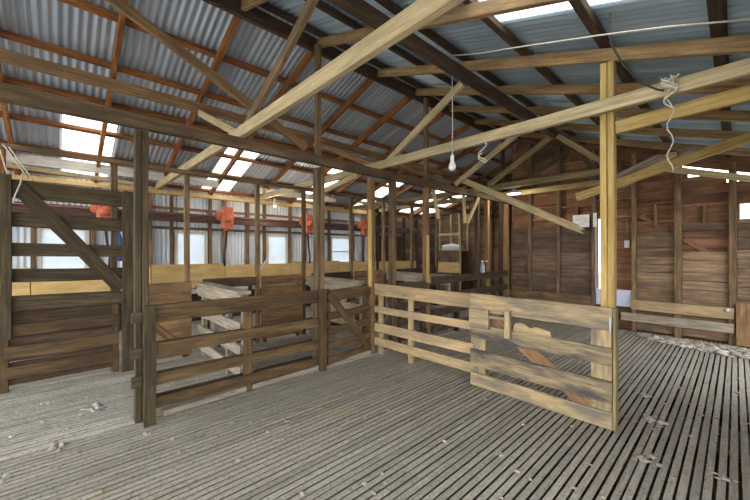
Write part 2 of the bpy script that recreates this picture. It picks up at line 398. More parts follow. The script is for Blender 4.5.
# ---- left wall: iron sheets, four panes
WIN = [(-0.27, 0.36), (1.70, 2.31), (3.66, 4.22), (5.55, 6.3)]
WZ0, WZ1 = 1.06, 1.84
ZT = zb(XL + 0.1) - 0.02
def lw(a, b, h): return (XL + h, a, b)
mb = MB(); y = Y0
for (a, b) in WIN:
    mb.corrugated(lw, y, a, b0=-0.6, b1=ZT + 0.12)
    mb.corrugated(lw, a, b, b0=-0.6, b1=WZ0); mb.corrugated(lw, a, b, b0=WZ1, b1=ZT + 0.12); y = b
mb.corrugated(lw, y, 7.3, b0=-0.6, b1=ZT + 0.12)
wall_left = struct(mb.build('wall_left', M_ZW, origin=(XL, 0, 0)))
STUDS = [-2.4, -1.8, -1.2, -0.7, -0.33, 0.42, 0.9, 1.28, 1.64, 2.37, 2.66, 3.19, 3.60, 4.28, 4.72, 5.2, 5.49, 6.36, 6.75, 7.15]
for i, y in enumerate(STUDS):
    mb = MB(); mb.board((XL + 0.075, y, -0.02), (XL + 0.075, y, ZT - 0.05), 0.09, 0.05, up=(0, 1, 0)); mb.build('stud', W['plank'] if i % 3 else W['rafter'], wall_left)
for (n, z, h) in (('top_plate', ZT - 0.0, 0.09), ('nogging', 1.93, 0.055), ('nogging', 2.33, 0.05)):
    mb = MB(); mb.board((XL + (0.08 if n == 'top_plate' else 0.055), Y0, z), (XL + (0.08 if n == 'top_plate' else 0.055), 7.3, z), 0.1 if n == 'top_plate' else 0.045, h); mb.build(n, W['ply'] if n == 'top_plate' else W['plank'], wall_left)
for i, (a, b) in enumerate(WIN):
    mb = MB()
    x = XL + 0.035
    mb.box((x - 0.06, a - 0.015, WZ0 - 0.02), (x + 0.05, a + 0.05, WZ1 + 0.02)); mb.box((x - 0.06, b - 0.05, WZ0 - 0.02), (x + 0.05, b + 0.015, WZ1 + 0.02))
    mb.box((x, a + 0.051, WZ1 - 0.02), (x + 0.05, b - 0.051, WZ1 + 0.02)); mb.box((x, a + 0.051, WZ0 - 0.02), (x + 0.05, b - 0.051, WZ0 + 0.025))
    if i == 3: mb.box((x, a + 0.051, 1.43), (x + 0.03, b - 0.051, 1.455))
    f = struct(mb.build('window_%d' % (i + 1), W['white']))
    mb = MB(); mb.box((x + 0.015, a + 0.03, WZ0 + 0.02), (x + 0.021, b - 0.03, WZ1 - 0.015), segs=1, ch=0.001); mb.build('pane', M_PANE, f)

# wall plywood dado along the shearing board
for i, (a, b) in enumerate(((-2.5, -0.35), (-0.35, 1.28), (1.28, 2.66), (2.66, 4.28), (4.28, 5.8), (5.8, 7.25))):
    mb = MB(); mb.box((XL + 0.125, a + 0.006, 0.70), (XL + 0.145, b - 0.006, 1.19 - (0.04 if i % 2 else 0)), segs=1, ch=0.002)
    tag(mb.build('plywood_panel', W['ply']), 'yellow plywood panel under the window wall, %s from the near end' % ORD[i], 'panel', 'plywood panels along the window wall')
mb = MB(); mb.box((XL + 0.13, -2.5, 0.60), (XL + 0.42, 7.25, 0.66), segs=8)
tag(mb.build('wall_shelf', W['white']), 'long dusty pale ledge below the plywood panels on the window wall', 'ledge')
mb = MB(); mb.box((XL + 0.125, -2.5, 0.0), (XL + 0.15, 7.25, 0.595), segs=8)
struct(mb.build('baseboard_left', W['dark']))

# ---- dark boarded continuation of the left wall and far wall of the left bay
mb = MB()
z = -0.1
while z < 2.7:
    mb.box((XL - 0.02, 7.31, z), (XL + 0.005, YE, z + 0.148), segs=2); z += 0.15
mb.box((XL - 0.06, 7.31, -0.1), (XL - 0.025, YE, 2.7), segs=1)
wf = struct(mb.build('wall_left_far', W['lining'], origin=(XL, 7.3, 0)))
for y in (7.36, 8.0, 8.62, 9.3, 10.0):
    mb = MB(); mb.box((XL + 0.01, y, 0), (XL + 0.1, y + 0.05, 2.6)); mb.build('stud', W['dark'], wf)
for i, (a, b) in enumerate(((7.45, 7.9), (8.08, 8.56))):
    mb = MB(); mb.box((XL + 0.012, a, 1.15), (XL + 0.03, b, 1.95), segs=1); mb.build('dark_opening_panel', W['dark'], wf)  # dark panels: the shade of two unlit openings put into their colour
mb = MB(); mb.box((XL + 0.105, 7.4, 0.72), (XL + 0.125, 9.2, 1.12), segs=1)
tag(mb.build('plywood_panel', W['ply']), 'yellow plywood panel under the dark opening panels past the last window', 'panel', 'plywood panels along the window wall')
mb = MB(); z = -0.1; n = 0
while z < 3.75:
    x1 = XR + (0.0)
    mb.box((max(XL, XR - (zs(XR) - z) / TAN), YE, z), (XR + 0.1, YE + 0.025, z + 0.148), segs=4); z += 0.15
mb.box((XL, YE + 0.026, -0.1), (XR + 0.1, YE + 0.05, 2.75), segs=1)
we = struct(mb.build('wall_far', W['plank'], origin=(-5.5, YE, 0)))
for x in (-7.7, -7.2, -6.85, -6.5, -6.1, -5.6, -5.0, -4.4, -3.8):
    mb = MB(); mb.box((x, YE - 0.1, 0), (x + 0.06, YE - 0.004, zb(x) - 0.02)); mb.build('stud', W['tie'] if x < -6 else W['post'], we)
mb = MB(); mb.box((-6.0, YE - 0.02, 0.9), (-3.7, YE - 0.002, 1.5), segs=2); mb.build('plank', W['plank'], we)
# return wall between the two end walls
mb = MB(); z = -0.1
while z < 3.9:
    mb.box((XR - 0.0, YB + 0.12, z), (XR + 0.025, YE - 0.01, z + 0.148), segs=2); z += 0.15
struct(mb.build('wall_return', W['lining'], origin=(XR, 9, 0)))

# ---- end wall on the right: outer weatherboards, studs, inner lining boards, rails
mb = MB()
z = -0.6
DOOR = (-1.86, -1.60, 0.72, 1.96)
HOLE = (0.04, 0.30, 1.98, 2.22)
ztop_gap = 0.345
while z < 3.98:
    zt = z + 0.149
    xl = XR + 0.03; xr = min(XW, XR + (zs(XR) - ztop_gap - zt) / TAN)
    if xr - xl > 0.1:
        cuts = [(xl, xr)]
        for (a, b, c, d) in (DOOR, HOLE):
            if zt > c and z < d:
                nc = []
                for (p, q) in cuts:
                    if a > p and b < q: nc += [(p, a), (b, q)]
                    else: nc.append((p, q))
                cuts = nc
        for (p, q) in cuts:
            mb.board((p, YB + 0.14, z + 0.075), (q, YB + 0.14, z + 0.075), 0.02, 0.166, up=(0, -0.08, 1), segs=3, ch=0.002)
    z += 0.15
wb = struct(mb.build('wall_back', W['cladding'], origin=(-1.5, YB, 0)))
SX = [(-3.13, 0.06), (-2.54, 0.06), (-1.90, 0.06), (-1.27, 0.06), (-0.67, 0.09), (-0.035, 0.09), (0.6, 0.07)]
for i, (x, w) in enumerate(SX):
    mb = MB(); mb.box((x - w / 2, YB - 0.06, 0.003), (x + w / 2, YB + 0.125, zb(x) - 0.03)); mb.build('stud', W['post'] if i > 2 else W['lining_dark'], wb)
# light noggings between the studs above the lining
mb = MB()
for (a, b), zz in zip([(SX[i][0] + SX[i][1] / 2 + 0.002, SX[i + 1][0] - SX[i + 1][1] / 2 - 0.002) for i in range(6)], (2.45, 2.35, 2.42, 2.28, 2.2, 2.2)):
    mb2 = MB(); mb2.box((a, YB + 0.04, zz), (b, YB + 0.12, zz + 0.05)); mb2.build('nogging', W['cladding'], wb)
    mb2 = MB(); mb2.box((a, YB + 0.05, zz - 0.33), (b, YB + 0.12, zz - 0.285)); mb2.build('nogging', W['plank'], wb)
    if zz < 2.4:
        mb2 = MB(); mb2.box(((a + b) / 2 - 0.02, YB + 0.03, 1.9), ((a + b) / 2 + 0.025, YB + 0.12, zz)); mb2.build('stud', W['cladding'], wb)
# inner lining bays: (x0, x1, [ (z0,z1) ...])
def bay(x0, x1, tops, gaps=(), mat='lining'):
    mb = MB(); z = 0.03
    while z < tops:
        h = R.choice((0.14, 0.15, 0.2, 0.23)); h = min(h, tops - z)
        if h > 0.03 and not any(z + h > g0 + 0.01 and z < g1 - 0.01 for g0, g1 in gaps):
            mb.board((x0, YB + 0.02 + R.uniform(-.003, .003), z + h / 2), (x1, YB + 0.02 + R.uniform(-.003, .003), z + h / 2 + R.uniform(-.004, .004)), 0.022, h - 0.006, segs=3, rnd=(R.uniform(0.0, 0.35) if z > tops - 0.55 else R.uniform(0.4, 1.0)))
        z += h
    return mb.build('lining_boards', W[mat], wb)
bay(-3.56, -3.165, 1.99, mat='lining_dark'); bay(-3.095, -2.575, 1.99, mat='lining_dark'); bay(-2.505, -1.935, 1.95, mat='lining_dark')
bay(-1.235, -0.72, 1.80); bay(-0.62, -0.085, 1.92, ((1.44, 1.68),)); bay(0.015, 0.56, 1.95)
# slanted offcut behind the opening and studs
mb = MB(); mb.board((-1.2, YB + 0.09, 2.1), (-0.8, YB + 0.09, 1.83), 0.03, 0.08); mb.build('brace', W['cladding'], wb)
mb = MB(); mb.board((-0.6, YB + 0.09, 1.66), (-0.35, YB + 0.09, 1.46), 0.03, 0.07); mb.build('brace', W['cladding'], wb)
# rails on the lining
for i, (x0, x1, za, zt, wd, lab) in enumerate(((-3.56, -1.93, 0.40, 0.58, 'post', 'long low board nailed along the back wall left of the yellow post'),
                                 (-1.30, -0.02, 0.405, 0.58, 'pale_fence', 'upper tan board nailed across the back wall studs right of the yellow post'),
                                 (-1.45, -0.02, 0.19, 0.335, 'grey', 'lower greyish board nailed across the back wall studs right of the yellow post'))):
    mb = MB(); mb.board((x0, YB - 0.08, (za + zt) / 2), (x1, YB - 0.08, (za + zt) / 2), 0.03, zt - za)
    tag(mb.build('wall_rail', W[wd]), lab, 'board')
mb = MB(); mb.box((0.0, YB - 0.125, 0.02), (0.42, YB - 0.095, 0.66), segs=1)
tag(mb.build('wooden_panel', W['plank']), 'upright brown wooden board standing at the right end of the back wall', 'board')
mb = MB(); mb.board((-0.86, YB - 0.085, zb(-0.86) - 0.235), (0.6, YB - 0.085, zb(0.6) - 0.235), 0.022, 0.10); struct(mb.build('trim_3', W['tie']))
for k, (xa, xb, lo_, hi_) in enumerate(((-3.55, -0.95, -0.42, 0.15), (-0.949, 0.66, -0.105, 0.15))):
    mb = MB(); m_ = (lo_ + hi_) / 2
    mb.board((xa, YB + 0.17, zb(xa) + m_), (xb, YB + 0.17, zb(xb) + m_), 0.022, hi_ - lo_, segs=3); struct(mb.build('trim_%d' % (4 + k), W['cladding']))
# white board low in the doorway slot, sign, switch box, small fittings
mb = MB(); mb.box((-1.86, YB - 0.02, 0.43), (-1.31, YB + 0.0, 0.735), segs=1)
tag(mb.build('white_board', M_BLUEW), 'bluish white board low on the back wall behind the yellow post', 'board')
t = thing('wall_sign', (-2.15, YB - 0.09, 1.93), 'white rectangular sign with grey line drawing high on the back wall', 'sign')
mb = MB(); mb.box((-2.25, YB - 0.095, 1.93), (-1.96, YB - 0.08, 2.18), segs=1); mb.build('board', M_WHITE, t)
mb = MB(); yy = YB - 0.098
pts = [(-2.21, 2.06), (-2.16, 2.10), (-2.12, 2.07), (-2.08, 2.12), (-2.03, 2.10), (-2.01, 2.05), (-2.05, 2.02), (-2.09, 2.05)]
for p, q in zip(pts, pts[1:]): mb.board((p[0], yy, p[1]), (q[0], yy, q[1]), 0.003, 0.007, up=(0, 0, 1), segs=1, wob=0)
for zz in (2.0, 1.985, 2.15): mb.board((-2.18, yy, zz), (-2.06, yy, zz), 0.003, 0.005, segs=1, wob=0)
mb.build('drawing', M_INK, t)
mb = MB(); mb.box((-1.90, YB - 0.075, 1.93), (-1.84, YB - 0.062, 2.2), segs=1)
tag(mb.build('white_strip', M_WHITE), 'narrow white upright strip beside the sign on the back wall', 'strip')
t = thing('switch_box', (-1.39, YB + 0.08, 1.5), 'small pale electrical switch box on the red-brown wall beside the yellow post', 'switch')
mb = MB(); mb.box((-1.43, YB + 0.07, 1.52), (-1.35, YB + 0.12, 1.66), segs=1, ch=0.008); mb.build('case', M_WHITE, t)
mb = MB(); mb.tube([(-1.39, YB + 0.1, 1.66), (-1.39, YB + 0.1, 1.9), (-1.40, YB + 0.1, 2.3)], 0.008, 6); mb.build('conduit', M_STEEL, t)
mb = MB(); mb.corrugated(lambda a, b, h: (a, YB + 0.17 + h, b), HOLE[0] - 0.05, HOLE[1] + 0.05, b0=HOLE[2] - 0.05, b1=HOLE[3] + 0.05)
struct(mb.build('window_21', M_PANE))
mb = MB(); mb.lathe((-0.10, YB - 0.098, 0.54), [(0.0, -0.006), (0.032, -0.006), (0.034, 0.0), (0.03, 0.003), (0, 0.003)], 14, 'Y')
tag(mb.build('metal_cap', M_STEEL), 'round pale metal disc on the right end of the tan wall board', 'disc')

# ---- right wall (behind the camera's right shoulder), near end left open as wide doorways
mb = MB(); z = -0.6
while z < 2.66:
    for (ya, yb) in (((2.2, YB + 0.1),) if z > 2.25 else ((2.2, 4.9), (7.3, YB + 0.1))):
        mb.board((XW + 0.02, ya, z + 0.075), (XW + 0.02, yb, z + 0.075), 0.02, 0.149, segs=3)
    z += 0.15
wr = struct(mb.build('wall_right', W['cladding'], origin=(XW, 4, 0)))
mb = MB(); mb.board((XW - 0.04, Y0, zb(XW - 0.04) - 0.06), (XW - 0.04, YB - 0.1, zb(XW - 0.04) - 0.06), 0.09, 0.09, segs=8); mb.build('top_plate', W['post'], wr)
for y in (-2.5, 2.25, 3.6, 4.86, 7.34):
    mb = MB(); mb.box((XW - 0.085, y - 0.045, 0.003), (XW + 0.003, y + 0.045, zb(XW) - 0.112)); mb.build('stud', W['post'], wr)

# ------------------------------------------------------------------ roof timbers
RY = [-2.35, -1.45, -0.5, 0.46, 1.42, 2.37, 3.41, 4.27, 5.2, 6.1, 7.05, 8.0, 8.95, 9.9]
for i, y in enumerate(RY):
    mb = MB(); zc = RAF_H / 2
    mb.board((XR - 0.025, y, zb(XR - 0.025) + zc), (XL - 0.3, y, zb(XL - 0.3) + zc), 0.05, RAF_H * 0.985, wob=0.006)
    tag(mb.build('rafter', W['rust']), 'red-brown rafter under the left roof slope, %s from the near end' % ORD[i], 'rafter', 'rafters of the left roof slope')
    if y > YB + 0.4: continue
    mb = MB()
    mb.board((XR + 0.025, y, zb(XR + 0.025) + zc), (XW + 0.25, y, zb(XW + 0.25) + zc), 0.05, RAF_H * 0.985, wob=0.006)
    tag(mb.build('rafter', W['rafter_tan']), 'tan rafter under the right roof slope, %s from the near end' % ORD[i], 'rafter', 'rafters of the right roof slope')
for side in (-1, 1):
    for i, dx in enumerate((0.14, 0.80, 1.48, 2.16, 2.84, 3.52, 4.2)):
        x = XR + side * dx; z = zb(x) + RAF_H + PUR_H / 2
        mb = MB(); mb.board((x, Y0 - 0.2, z), (x, (YE + 0.2) if side < 0 else YB + 0.4, z), 0.075, PUR_H * 0.97, up=(side * TAN, 0, 1), segs=12, wob=0.003)
        nm = 'left' if side < 0 else 'right'
        tag(mb.build('purlin', W['rust'] if side < 0 else W['dark']), ('red-brown' if side < 0 else 'dark') + ' purlin against the iron of the %s roof slope, %s down from the ridge' % (nm, ORD[i]), 'purlin', 'purlins of the %s roof slope' % nm)
mb = MB(); mb.board((XR, Y0, 4.035), (XR, YE, 4.035), 0.048, 0.17, segs=12)
tag(mb.build('ridge_beam', W['dark']), 'dark ridge beam running the length of the shed where the roof slopes meet', 'beam')
for x, mat, lab in ((-5.1, 'rafter', 'brown beam under the middle of the left roof slope'), (-2.1, 'dark', 'heavy dark beam under the middle of the right roof slope')):
    z = zb(x) - 0.078
    mb = MB(); mb.board((x, Y0, z), (x, YE if x < XR else YB - 0.07, z), 0.075, 0.125, segs=12, wob=0.008); tag(mb.build('underpurlin', W[mat]), lab, 'beam')
# main beam on the middle posts
ZM = 2.62
mb = MB(); mb.board((-3.5, Y0, ZM - 0.055), (-3.5, 5.6, ZM - 0.055), 0.085, 0.11, segs=10, wob=0.006)
tag(mb.build('main_beam', W['post']), 'long weathered beam carried on the middle row of posts', 'beam')
mb = MB(); mb.board((-3.5, 5.61, ZM - 0.055), (-3.5, YB - 0.05, ZM - 0.055), 0.08, 0.10, wob=0.006)
tag(mb.build('main_beam', W['olive']), 'greenish far end of the middle beam near the corner of the back wall', 'beam')
# tie beams
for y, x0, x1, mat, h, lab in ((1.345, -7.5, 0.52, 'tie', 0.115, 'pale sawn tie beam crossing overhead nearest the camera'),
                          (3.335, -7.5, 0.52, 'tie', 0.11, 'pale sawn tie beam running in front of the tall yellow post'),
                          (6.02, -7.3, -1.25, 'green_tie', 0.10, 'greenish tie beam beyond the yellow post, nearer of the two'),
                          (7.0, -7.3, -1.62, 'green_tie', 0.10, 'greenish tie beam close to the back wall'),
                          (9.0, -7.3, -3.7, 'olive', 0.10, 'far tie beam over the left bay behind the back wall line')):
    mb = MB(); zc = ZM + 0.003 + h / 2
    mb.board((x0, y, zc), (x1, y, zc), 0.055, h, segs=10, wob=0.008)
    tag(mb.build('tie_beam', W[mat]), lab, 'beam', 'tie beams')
mb = MB(); mb.board((-0.69, 3.42, 2.495), (0.6, 3.42, 2.56), 0.045, 0.105)
tag(mb.build('brace_board', W['yellow']), 'yellow board fixed from the tall yellow post towards the right wall', 'board')
# webs and braces
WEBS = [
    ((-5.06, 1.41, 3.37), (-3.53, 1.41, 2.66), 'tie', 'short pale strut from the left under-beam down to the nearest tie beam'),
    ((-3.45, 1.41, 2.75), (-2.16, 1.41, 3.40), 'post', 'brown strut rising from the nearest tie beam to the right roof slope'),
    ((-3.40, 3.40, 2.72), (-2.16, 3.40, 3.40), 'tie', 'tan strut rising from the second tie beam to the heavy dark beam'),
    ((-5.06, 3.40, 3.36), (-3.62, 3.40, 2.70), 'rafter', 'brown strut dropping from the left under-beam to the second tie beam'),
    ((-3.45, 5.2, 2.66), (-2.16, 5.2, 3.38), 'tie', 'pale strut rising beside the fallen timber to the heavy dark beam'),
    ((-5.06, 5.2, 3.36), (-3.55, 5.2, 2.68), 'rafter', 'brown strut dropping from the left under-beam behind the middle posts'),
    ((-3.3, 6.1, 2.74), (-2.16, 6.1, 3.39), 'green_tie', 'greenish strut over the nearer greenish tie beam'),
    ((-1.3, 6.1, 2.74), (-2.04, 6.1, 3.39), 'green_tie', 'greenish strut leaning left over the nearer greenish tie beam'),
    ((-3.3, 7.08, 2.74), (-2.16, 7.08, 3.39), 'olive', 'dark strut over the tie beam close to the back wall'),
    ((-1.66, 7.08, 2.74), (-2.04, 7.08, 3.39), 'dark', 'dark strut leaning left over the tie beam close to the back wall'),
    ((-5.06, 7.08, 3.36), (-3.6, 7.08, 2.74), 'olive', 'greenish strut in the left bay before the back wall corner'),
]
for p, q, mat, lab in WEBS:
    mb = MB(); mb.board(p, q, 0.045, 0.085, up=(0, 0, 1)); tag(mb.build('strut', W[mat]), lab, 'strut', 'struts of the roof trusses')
mb = MB(); mb.board((-3.42, -0.55, 3.885), (-3.42, 2.08, 2.665), 0.045, 0.085)
tag(mb.build('diagonal_brace', W['rafter']), 'long brown diagonal brace from the ridge down to the middle beam', 'brace')
mb = MB(); mb.board((-3.9, 3.27, 2.60), (-5.2, 3.27, 2.42), 0.05, 0.08)
tag(mb.build('diagonal_brace', W['tie']), 'pale brace sloping down left behind the corner post', 'brace')
# king posts
for y, lab in ((2.31, 'slim king post over the fence post in the left fence'), (4.42, 'slim king post above the post behind the pale fence'), (7.12, 'dark king post at the end of the middle beam near the back wall')):
    mb = MB(); mb.board((-3.5, y, ZM + 0.002), (-3.5, y, zb(-3.5) - 0.003), 0.06, 0.07, up=(0, 1, 0)); tag(mb.build('king_post', W['post'] if y < 5 else W['dark']), lab, 'post', 'king posts')
# broken tie beam: two halves
mb = MB(); mb.board((-3.42, 5.28, 2.77), (-1.60, 5.3, 1.82), 0.05, 0.10)
tag(mb.build('fallen_timber', W['tie']), 'pale timber hanging down from the middle beam towards the sign', 'timber')
t_ = MB(); t_.prism([(0, -0.05), (0.2, -0.035), (0.13, -0.005), (0.19, 0.02), (0.06, 0.05), (0, 0.05)], (-1.603, 5.325, 1.82), Vector((1.82, 0.02, -0.95)).normalized(), Vector((0.46, 0, 0.886)).normalized(), 0.05)
bpy_o = t_.build('splintered_end', W['tie'], bpy.data.objects['fallen_timber'])
mb = MB(); mb.board((-1.44, 5.0, 2.17), (0.45, 5.0, 2.68), 0.05, 0.10)
tag(mb.build('leaning_timber', W['yellow']), 'long yellowish timber slanting up behind the yellow post to the right', 'timber')
# loose timbers stored across the two greenish ties
for i, (p, q, lab) in enumerate((((-0.62, 5.28, 2.60), (-1.42, 6.15, 2.50), 'leftmost'), ((-0.50, 5.26, 2.60), (-1.30, 6.2, 2.47), 'middle'), ((-0.34, 5.24, 2.62), (-1.18, 6.22, 2.44), 'rightmost'))):
    mb = MB(); mb.board(p, q, 0.08, 0.05); tag(mb.build('loose_timber', W['tie' if i == 1 else 'grey']), 'loose timber stored under the roof behind the yellow post, %s of three' % lab, 'board', 'boards stored in the roof')

# ------------------------------------------------------------------ posts
def post(x, y, z0, z1, w, d, mat, label, double=None, group='posts', name='post'):
    t = thing(name, (x, y, z0), label, 'post', group)
    if double == 'Y':
        for s in (-1, 1):
            mb = MB(); mb.board((x, y + s * d / 4, z0), (x, y + s * d / 4, z1 - (0.0 if s > 0 else 0.02)), w * (1 if s > 0 else 0.9), d / 2 - 0.003, up=(0, 1, 0)); mb.build('timber', W[mat], t)
    elif double == 'X':
        for s in (-1, 1):
            mb = MB(); mb.board((x + s * w / 4, y, z0), (x + s * w / 4, y, z1), w / 2 - 0.003, d, up=(0, 1, 0)); mb.build('timber', W[mat], t)
    else:
        mb = MB(); mb.board((x, y, z0), (x, y, z1), w, d, up=(0, 1, 0)); mb.build('timber', W[mat], t)
    return t
ZP = ZM - 0.112
post(-0.745, 3.42, 0.002, zb(-0.69) - 0.003, 0.102, 0.09, 'yellow', 'tall yellow double post at the end of the pale gate', 'X')
post(-3.50, 0.51, 0.002, ZP, 0.09, 0.10, 'olive', 'dark double post at the near end of the left fence', 'Y')
post(-3.56, 2.36, 0.002, ZP, 0.10, 0.12, 'post', 'weathered double post halfway along the left fence', 'Y')
post(-3.62, 3.30, 0.002, ZP, 0.09, 0.09, 'rafter', 'orange-brown post at the inner corner of the two fences')
post(-3.50, 3.62, 0.002, ZP, 0.09, 0.09, 'post', 'weathered post just behind the inner corner post')
post(-3.50, 4.42, 0.002, ZP, 0.085, 0.09, 'rafter', 'orange-brown post behind the pale fence on the pen line')
post(-3.50, 6.03, 0.002, ZP, 0.08, 0.08, 'dark', 'dark post before the two bottles on the far pen line')
post(-3.50, 6.42, 0.002, ZP, 0.08, 0.08, 'rafter', 'orange-brown post just behind the two bottles')
post(-3.50, 7.02, 0.002, ZP, 0.07, 0.08, 'dark', 'dark post beside the back wall corner')
post(-3.50, 7.27, 0.002, ZP, 0.08, 0.08, 'rafter', 'orange-brown corner post where the pen line meets the back wall')
mb = MB(); mb.board((-3.415, 4.36, 0.95), (-3.415, 4.36, 1.72), 0.03, 0.05, up=(0, 1, 0)); tag(mb.build('cleat', W['yellow']), 'short yellow cleat on the post behind the pale fence', 'cleat')
mb = MB(); mb.board((-3.55, 3.22, 0.95), (-3.55, 3.22, 2.05), 0.04, 0.035, up=(0, 1, 0)); tag(mb.build('cleat', W['yellow']), 'tall yellow cleat on the inner corner post', 'cleat')
# second row of slim posts in front of the shearing board
XB = -5.2
BY = [-0.45, 0.48, 1.28, 2.29, 3.13, 4.2, 5.1, 6.04, 7.0]
BL = ['at the left edge beside the tall gate', 'behind the right stile of the tall gate', 'left of the first window', 'between the first and second windows', 'right of the second window', 'right of the third window', 'behind the two posts at the inner corner', 'next to the dark opening panels', 'farthest along the shearing board']
for y, l in zip(BY, BL):
    post(XB, y, 0.002, 2.52, 0.06, 0.065, 'post' if y > 0 else 'rust', 'slim upright post ' + l, None, 'slim posts along the shearing board')
mb = MB(); mb.board((XB, Y0, 2.55), (XB, YE - 0.2, 2.56), 0.07, 0.055, segs=12); tag(mb.build('top_rail', W['post']), 'slim brown rail on top of the row of slim posts', 'rail')

# ------------------------------------------------------------------ fences and gates
def fence(name, label, cat, p0, p1, rails, mat, posts, group=None, th=0.032, off=0.0, postmat=None, post_h=1.0, post_side=-1, brace=None, pw=0.08, back=False):
    """rails [(z0,z1)] from p0 to p1 (xy); posts: fractions, set on one side of the rails"""
    a = Vector((*p0, 0)); b = Vector((*p1, 0)); d = (b - a).normalized(); nrm = Vector((-d.y, d.x, 0))
    t = thing(name, (a + b) / 2, label, cat, group)
    for i, rl in enumerate(rails):
        z0, z1 = rl[:2]; dr = rl[2] if len(rl) > 2 else 0.0
        zc = (z0 + z1) / 2; j = R.uniform(-0.005, 0.005)
        mb = MB(); mb.board(a + Vector((0, 0, zc + j)), b + Vector((0, 0, zc - j - dr)), th, z1 - z0, wob=0.004); mb.build('rail', W[mat], t)
        if back and i:
            bo = nrm * post_side * (th + pw + 0.006)
            mb = MB(); mb.board(a + bo + Vector((0, 0, zc)), b + bo + Vector((0, 0, zc - dr)), th * 0.8, (z1 - z0) * 0.75, wob=0.004); mb.build('rail', W['dark'], t)
    for f in posts:
        pw_ = pw; p = a + (b - a) * f + nrm * post_side * (th / 2 + pw_ / 2 + 0.002)
        mb = MB(); mb.board(p + Vector((0, 0, 0.004)), p + Vector((0, 0, post_h)), pw_, pw_ * 0.9, up=(0, 1, 0)); mb.build('post', W[postmat or mat], t)
    if brace:
        (f0, z0, f1, z1, sd) = brace
        o_ = nrm * sd * (th / 2 + 0.014)
        mb = MB(); mb.board(a + (b - a) * f0 + o_ + Vector((0, 0, z0)), a + (b - a) * f1 + o_ + Vector((0, 0, z1)), 0.024, 0.10, up=(0, 0, 1)); mb.build('brace', W[mat], t)
    return t
# left fence: nearer panel
t = fence('pen_fence', 'long dark brown rail fence panel from the dark double post to mid fence', 'fence', (-3.37, 0.51), (-3.49, 2.30), [(0.85, 1.0, 0.015), (0.57, 0.675, 0.03), (0.315, 0.412, 0.04), (0.12, 0.212, 0.045)], 'fence', (0.52,), 'pen fences', post_side=1, post_h=0.93, back=True)
mb = MB(); mb.board((-3.34, 0.545, 0.003), (-3.34, 0.545, 1.0), 0.03, 0.085, up=(0, 1, 0)); mb.build('stile', W['olive'], t)
mb = MB(); mb.board((-3.45, 2.345, 0.003), (-3.45, 2.345, 0.99), 0.075, 0.075, up=(0, 1, 0)); mb.build('post', W['fence'], t)
for z in (0.9, 0.6, 0.36):
    mb = MB(); mb.board((-3.425, 0.43, z), (-3.425, 0.505, z), 0.03, 0.09, wob=0); mb.build('rail_end', W['olive'], t)
mb = MB(); mb.board((-3.47, 0.66, 0.03), (-3.57, 3.2, 0.03), 0.10, 0.052)
tag(mb.build('kerb_board', W['grey']), 'low pale dusty board on the floor along the foot of the left fence', 'board')
# braced gate at the corner
fence('pen_gate', 'narrow brown gate with diagonal brace between mid fence and corner post', 'gate', (-3.47, 2.43), (-3.58, 3.23), [(0.83, 0.975), (0.60, 0.69), (0.41, 0.50), (0.22, 0.31), (0.04, 0.13)], 'fence', (0.06, 0.95), 'pen gates', post_side=1, post_h=0.98, brace=(0.0, 0.93, 0.97, 0.08, -1), pw=0.06)
# pale fence
fence('pen_fence', 'pale weathered four-rail fence between the corner post and pale gate', 'fence', (-3.50, 3.27), (-1.96, 3.31), [(0.835, 0.995), (0.595, 0.685), (0.325, 0.445), (0.13, 0.24)], 'pale_fence', (0.045, 0.40, 0.985), 'pen fences', post_side=1, post_h=0.97, pw=0.06)
# wide pale gate
t = thing('pen_gate', (-1.3, 3.29, 0), 'wide weathered pale gate with wooden latch hung beside the yellow post', 'gate', 'pen gates')
gx0, gx1 = -1.965, -0.684
for (za, zt, st) in ((0.815, 1.0, 0), (0.53, 0.672, 1), (0.222, 0.40, 2), (0.012, 0.148, 0)):
    mb = MB(); mb.board((gx0, 3.262, (za + zt) / 2 + 0.005), (gx1, 3.272, (za + zt) / 2 - 0.004), 0.03, zt - za, wob=0.004); mb.build('rail', W['gate_stained' if st else 'gate'], t)
for x, w in ((gx0 + 0.075, 0.14), (gx1 - 0.085, 0.15)):
    mb = MB(); mb.board((x, 3.304, 0.015), (x, 3.304, 0.99), w, 0.03, up=(0, 1, 0)); mb.build('stile', W['gate'], t)
mb = MB(); mb.board((gx0 + 0.2, 3.302, 0.80), (gx1 - 0.17, 3.302, 0.13), 0.028, 0.13, up=(0, 0, 1)); mb.build('brace', W['plank'], t)
mb = MB(); mb.prism([(0, 0), (0.35, 0.0), (0.34, 0.055), (0.22, 0.075), (0.16, 0.055), (0.1, 0.09), (0.03, 0.085), (0.0, 0.05)], (-1.50, 3.287, 0.668), (1, 0, 0), (0, 0, 1), 0.02); mb.build('broken_rail', W['gate'], t)
L = MB(); L.box((-1.955, 3.205, 0.65), (-1.735, 3.243, 0.85), segs=1); lt = L.build('latch_block', W['gate'], t)
mb = MB(); mb.box((-1.734, 3.22, 0.765), (-1.566, 3.24, 0.795), segs=1); mb.build('bolt', W['gate'], lt)
mb = MB(); mb.box((-1.565, 3.205, 0.60), (-1.51, 3.243, 0.87), segs=1); mb.build('cleat', W['gate'], t)
mb = MB(); mb.box((-0.70, 3.238, 0.80), (-0.684, 3.247, 0.92), segs=1); mb.build('hinge', M_STEEL, t)
mb = MB(); mb.board((-0.671, 3.305, 0.006), (-0.671, 3.305, 0.99), 0.022, 0.085, up=(0, 1, 0)); mb.build('end_stile', W['green_tie'], t)

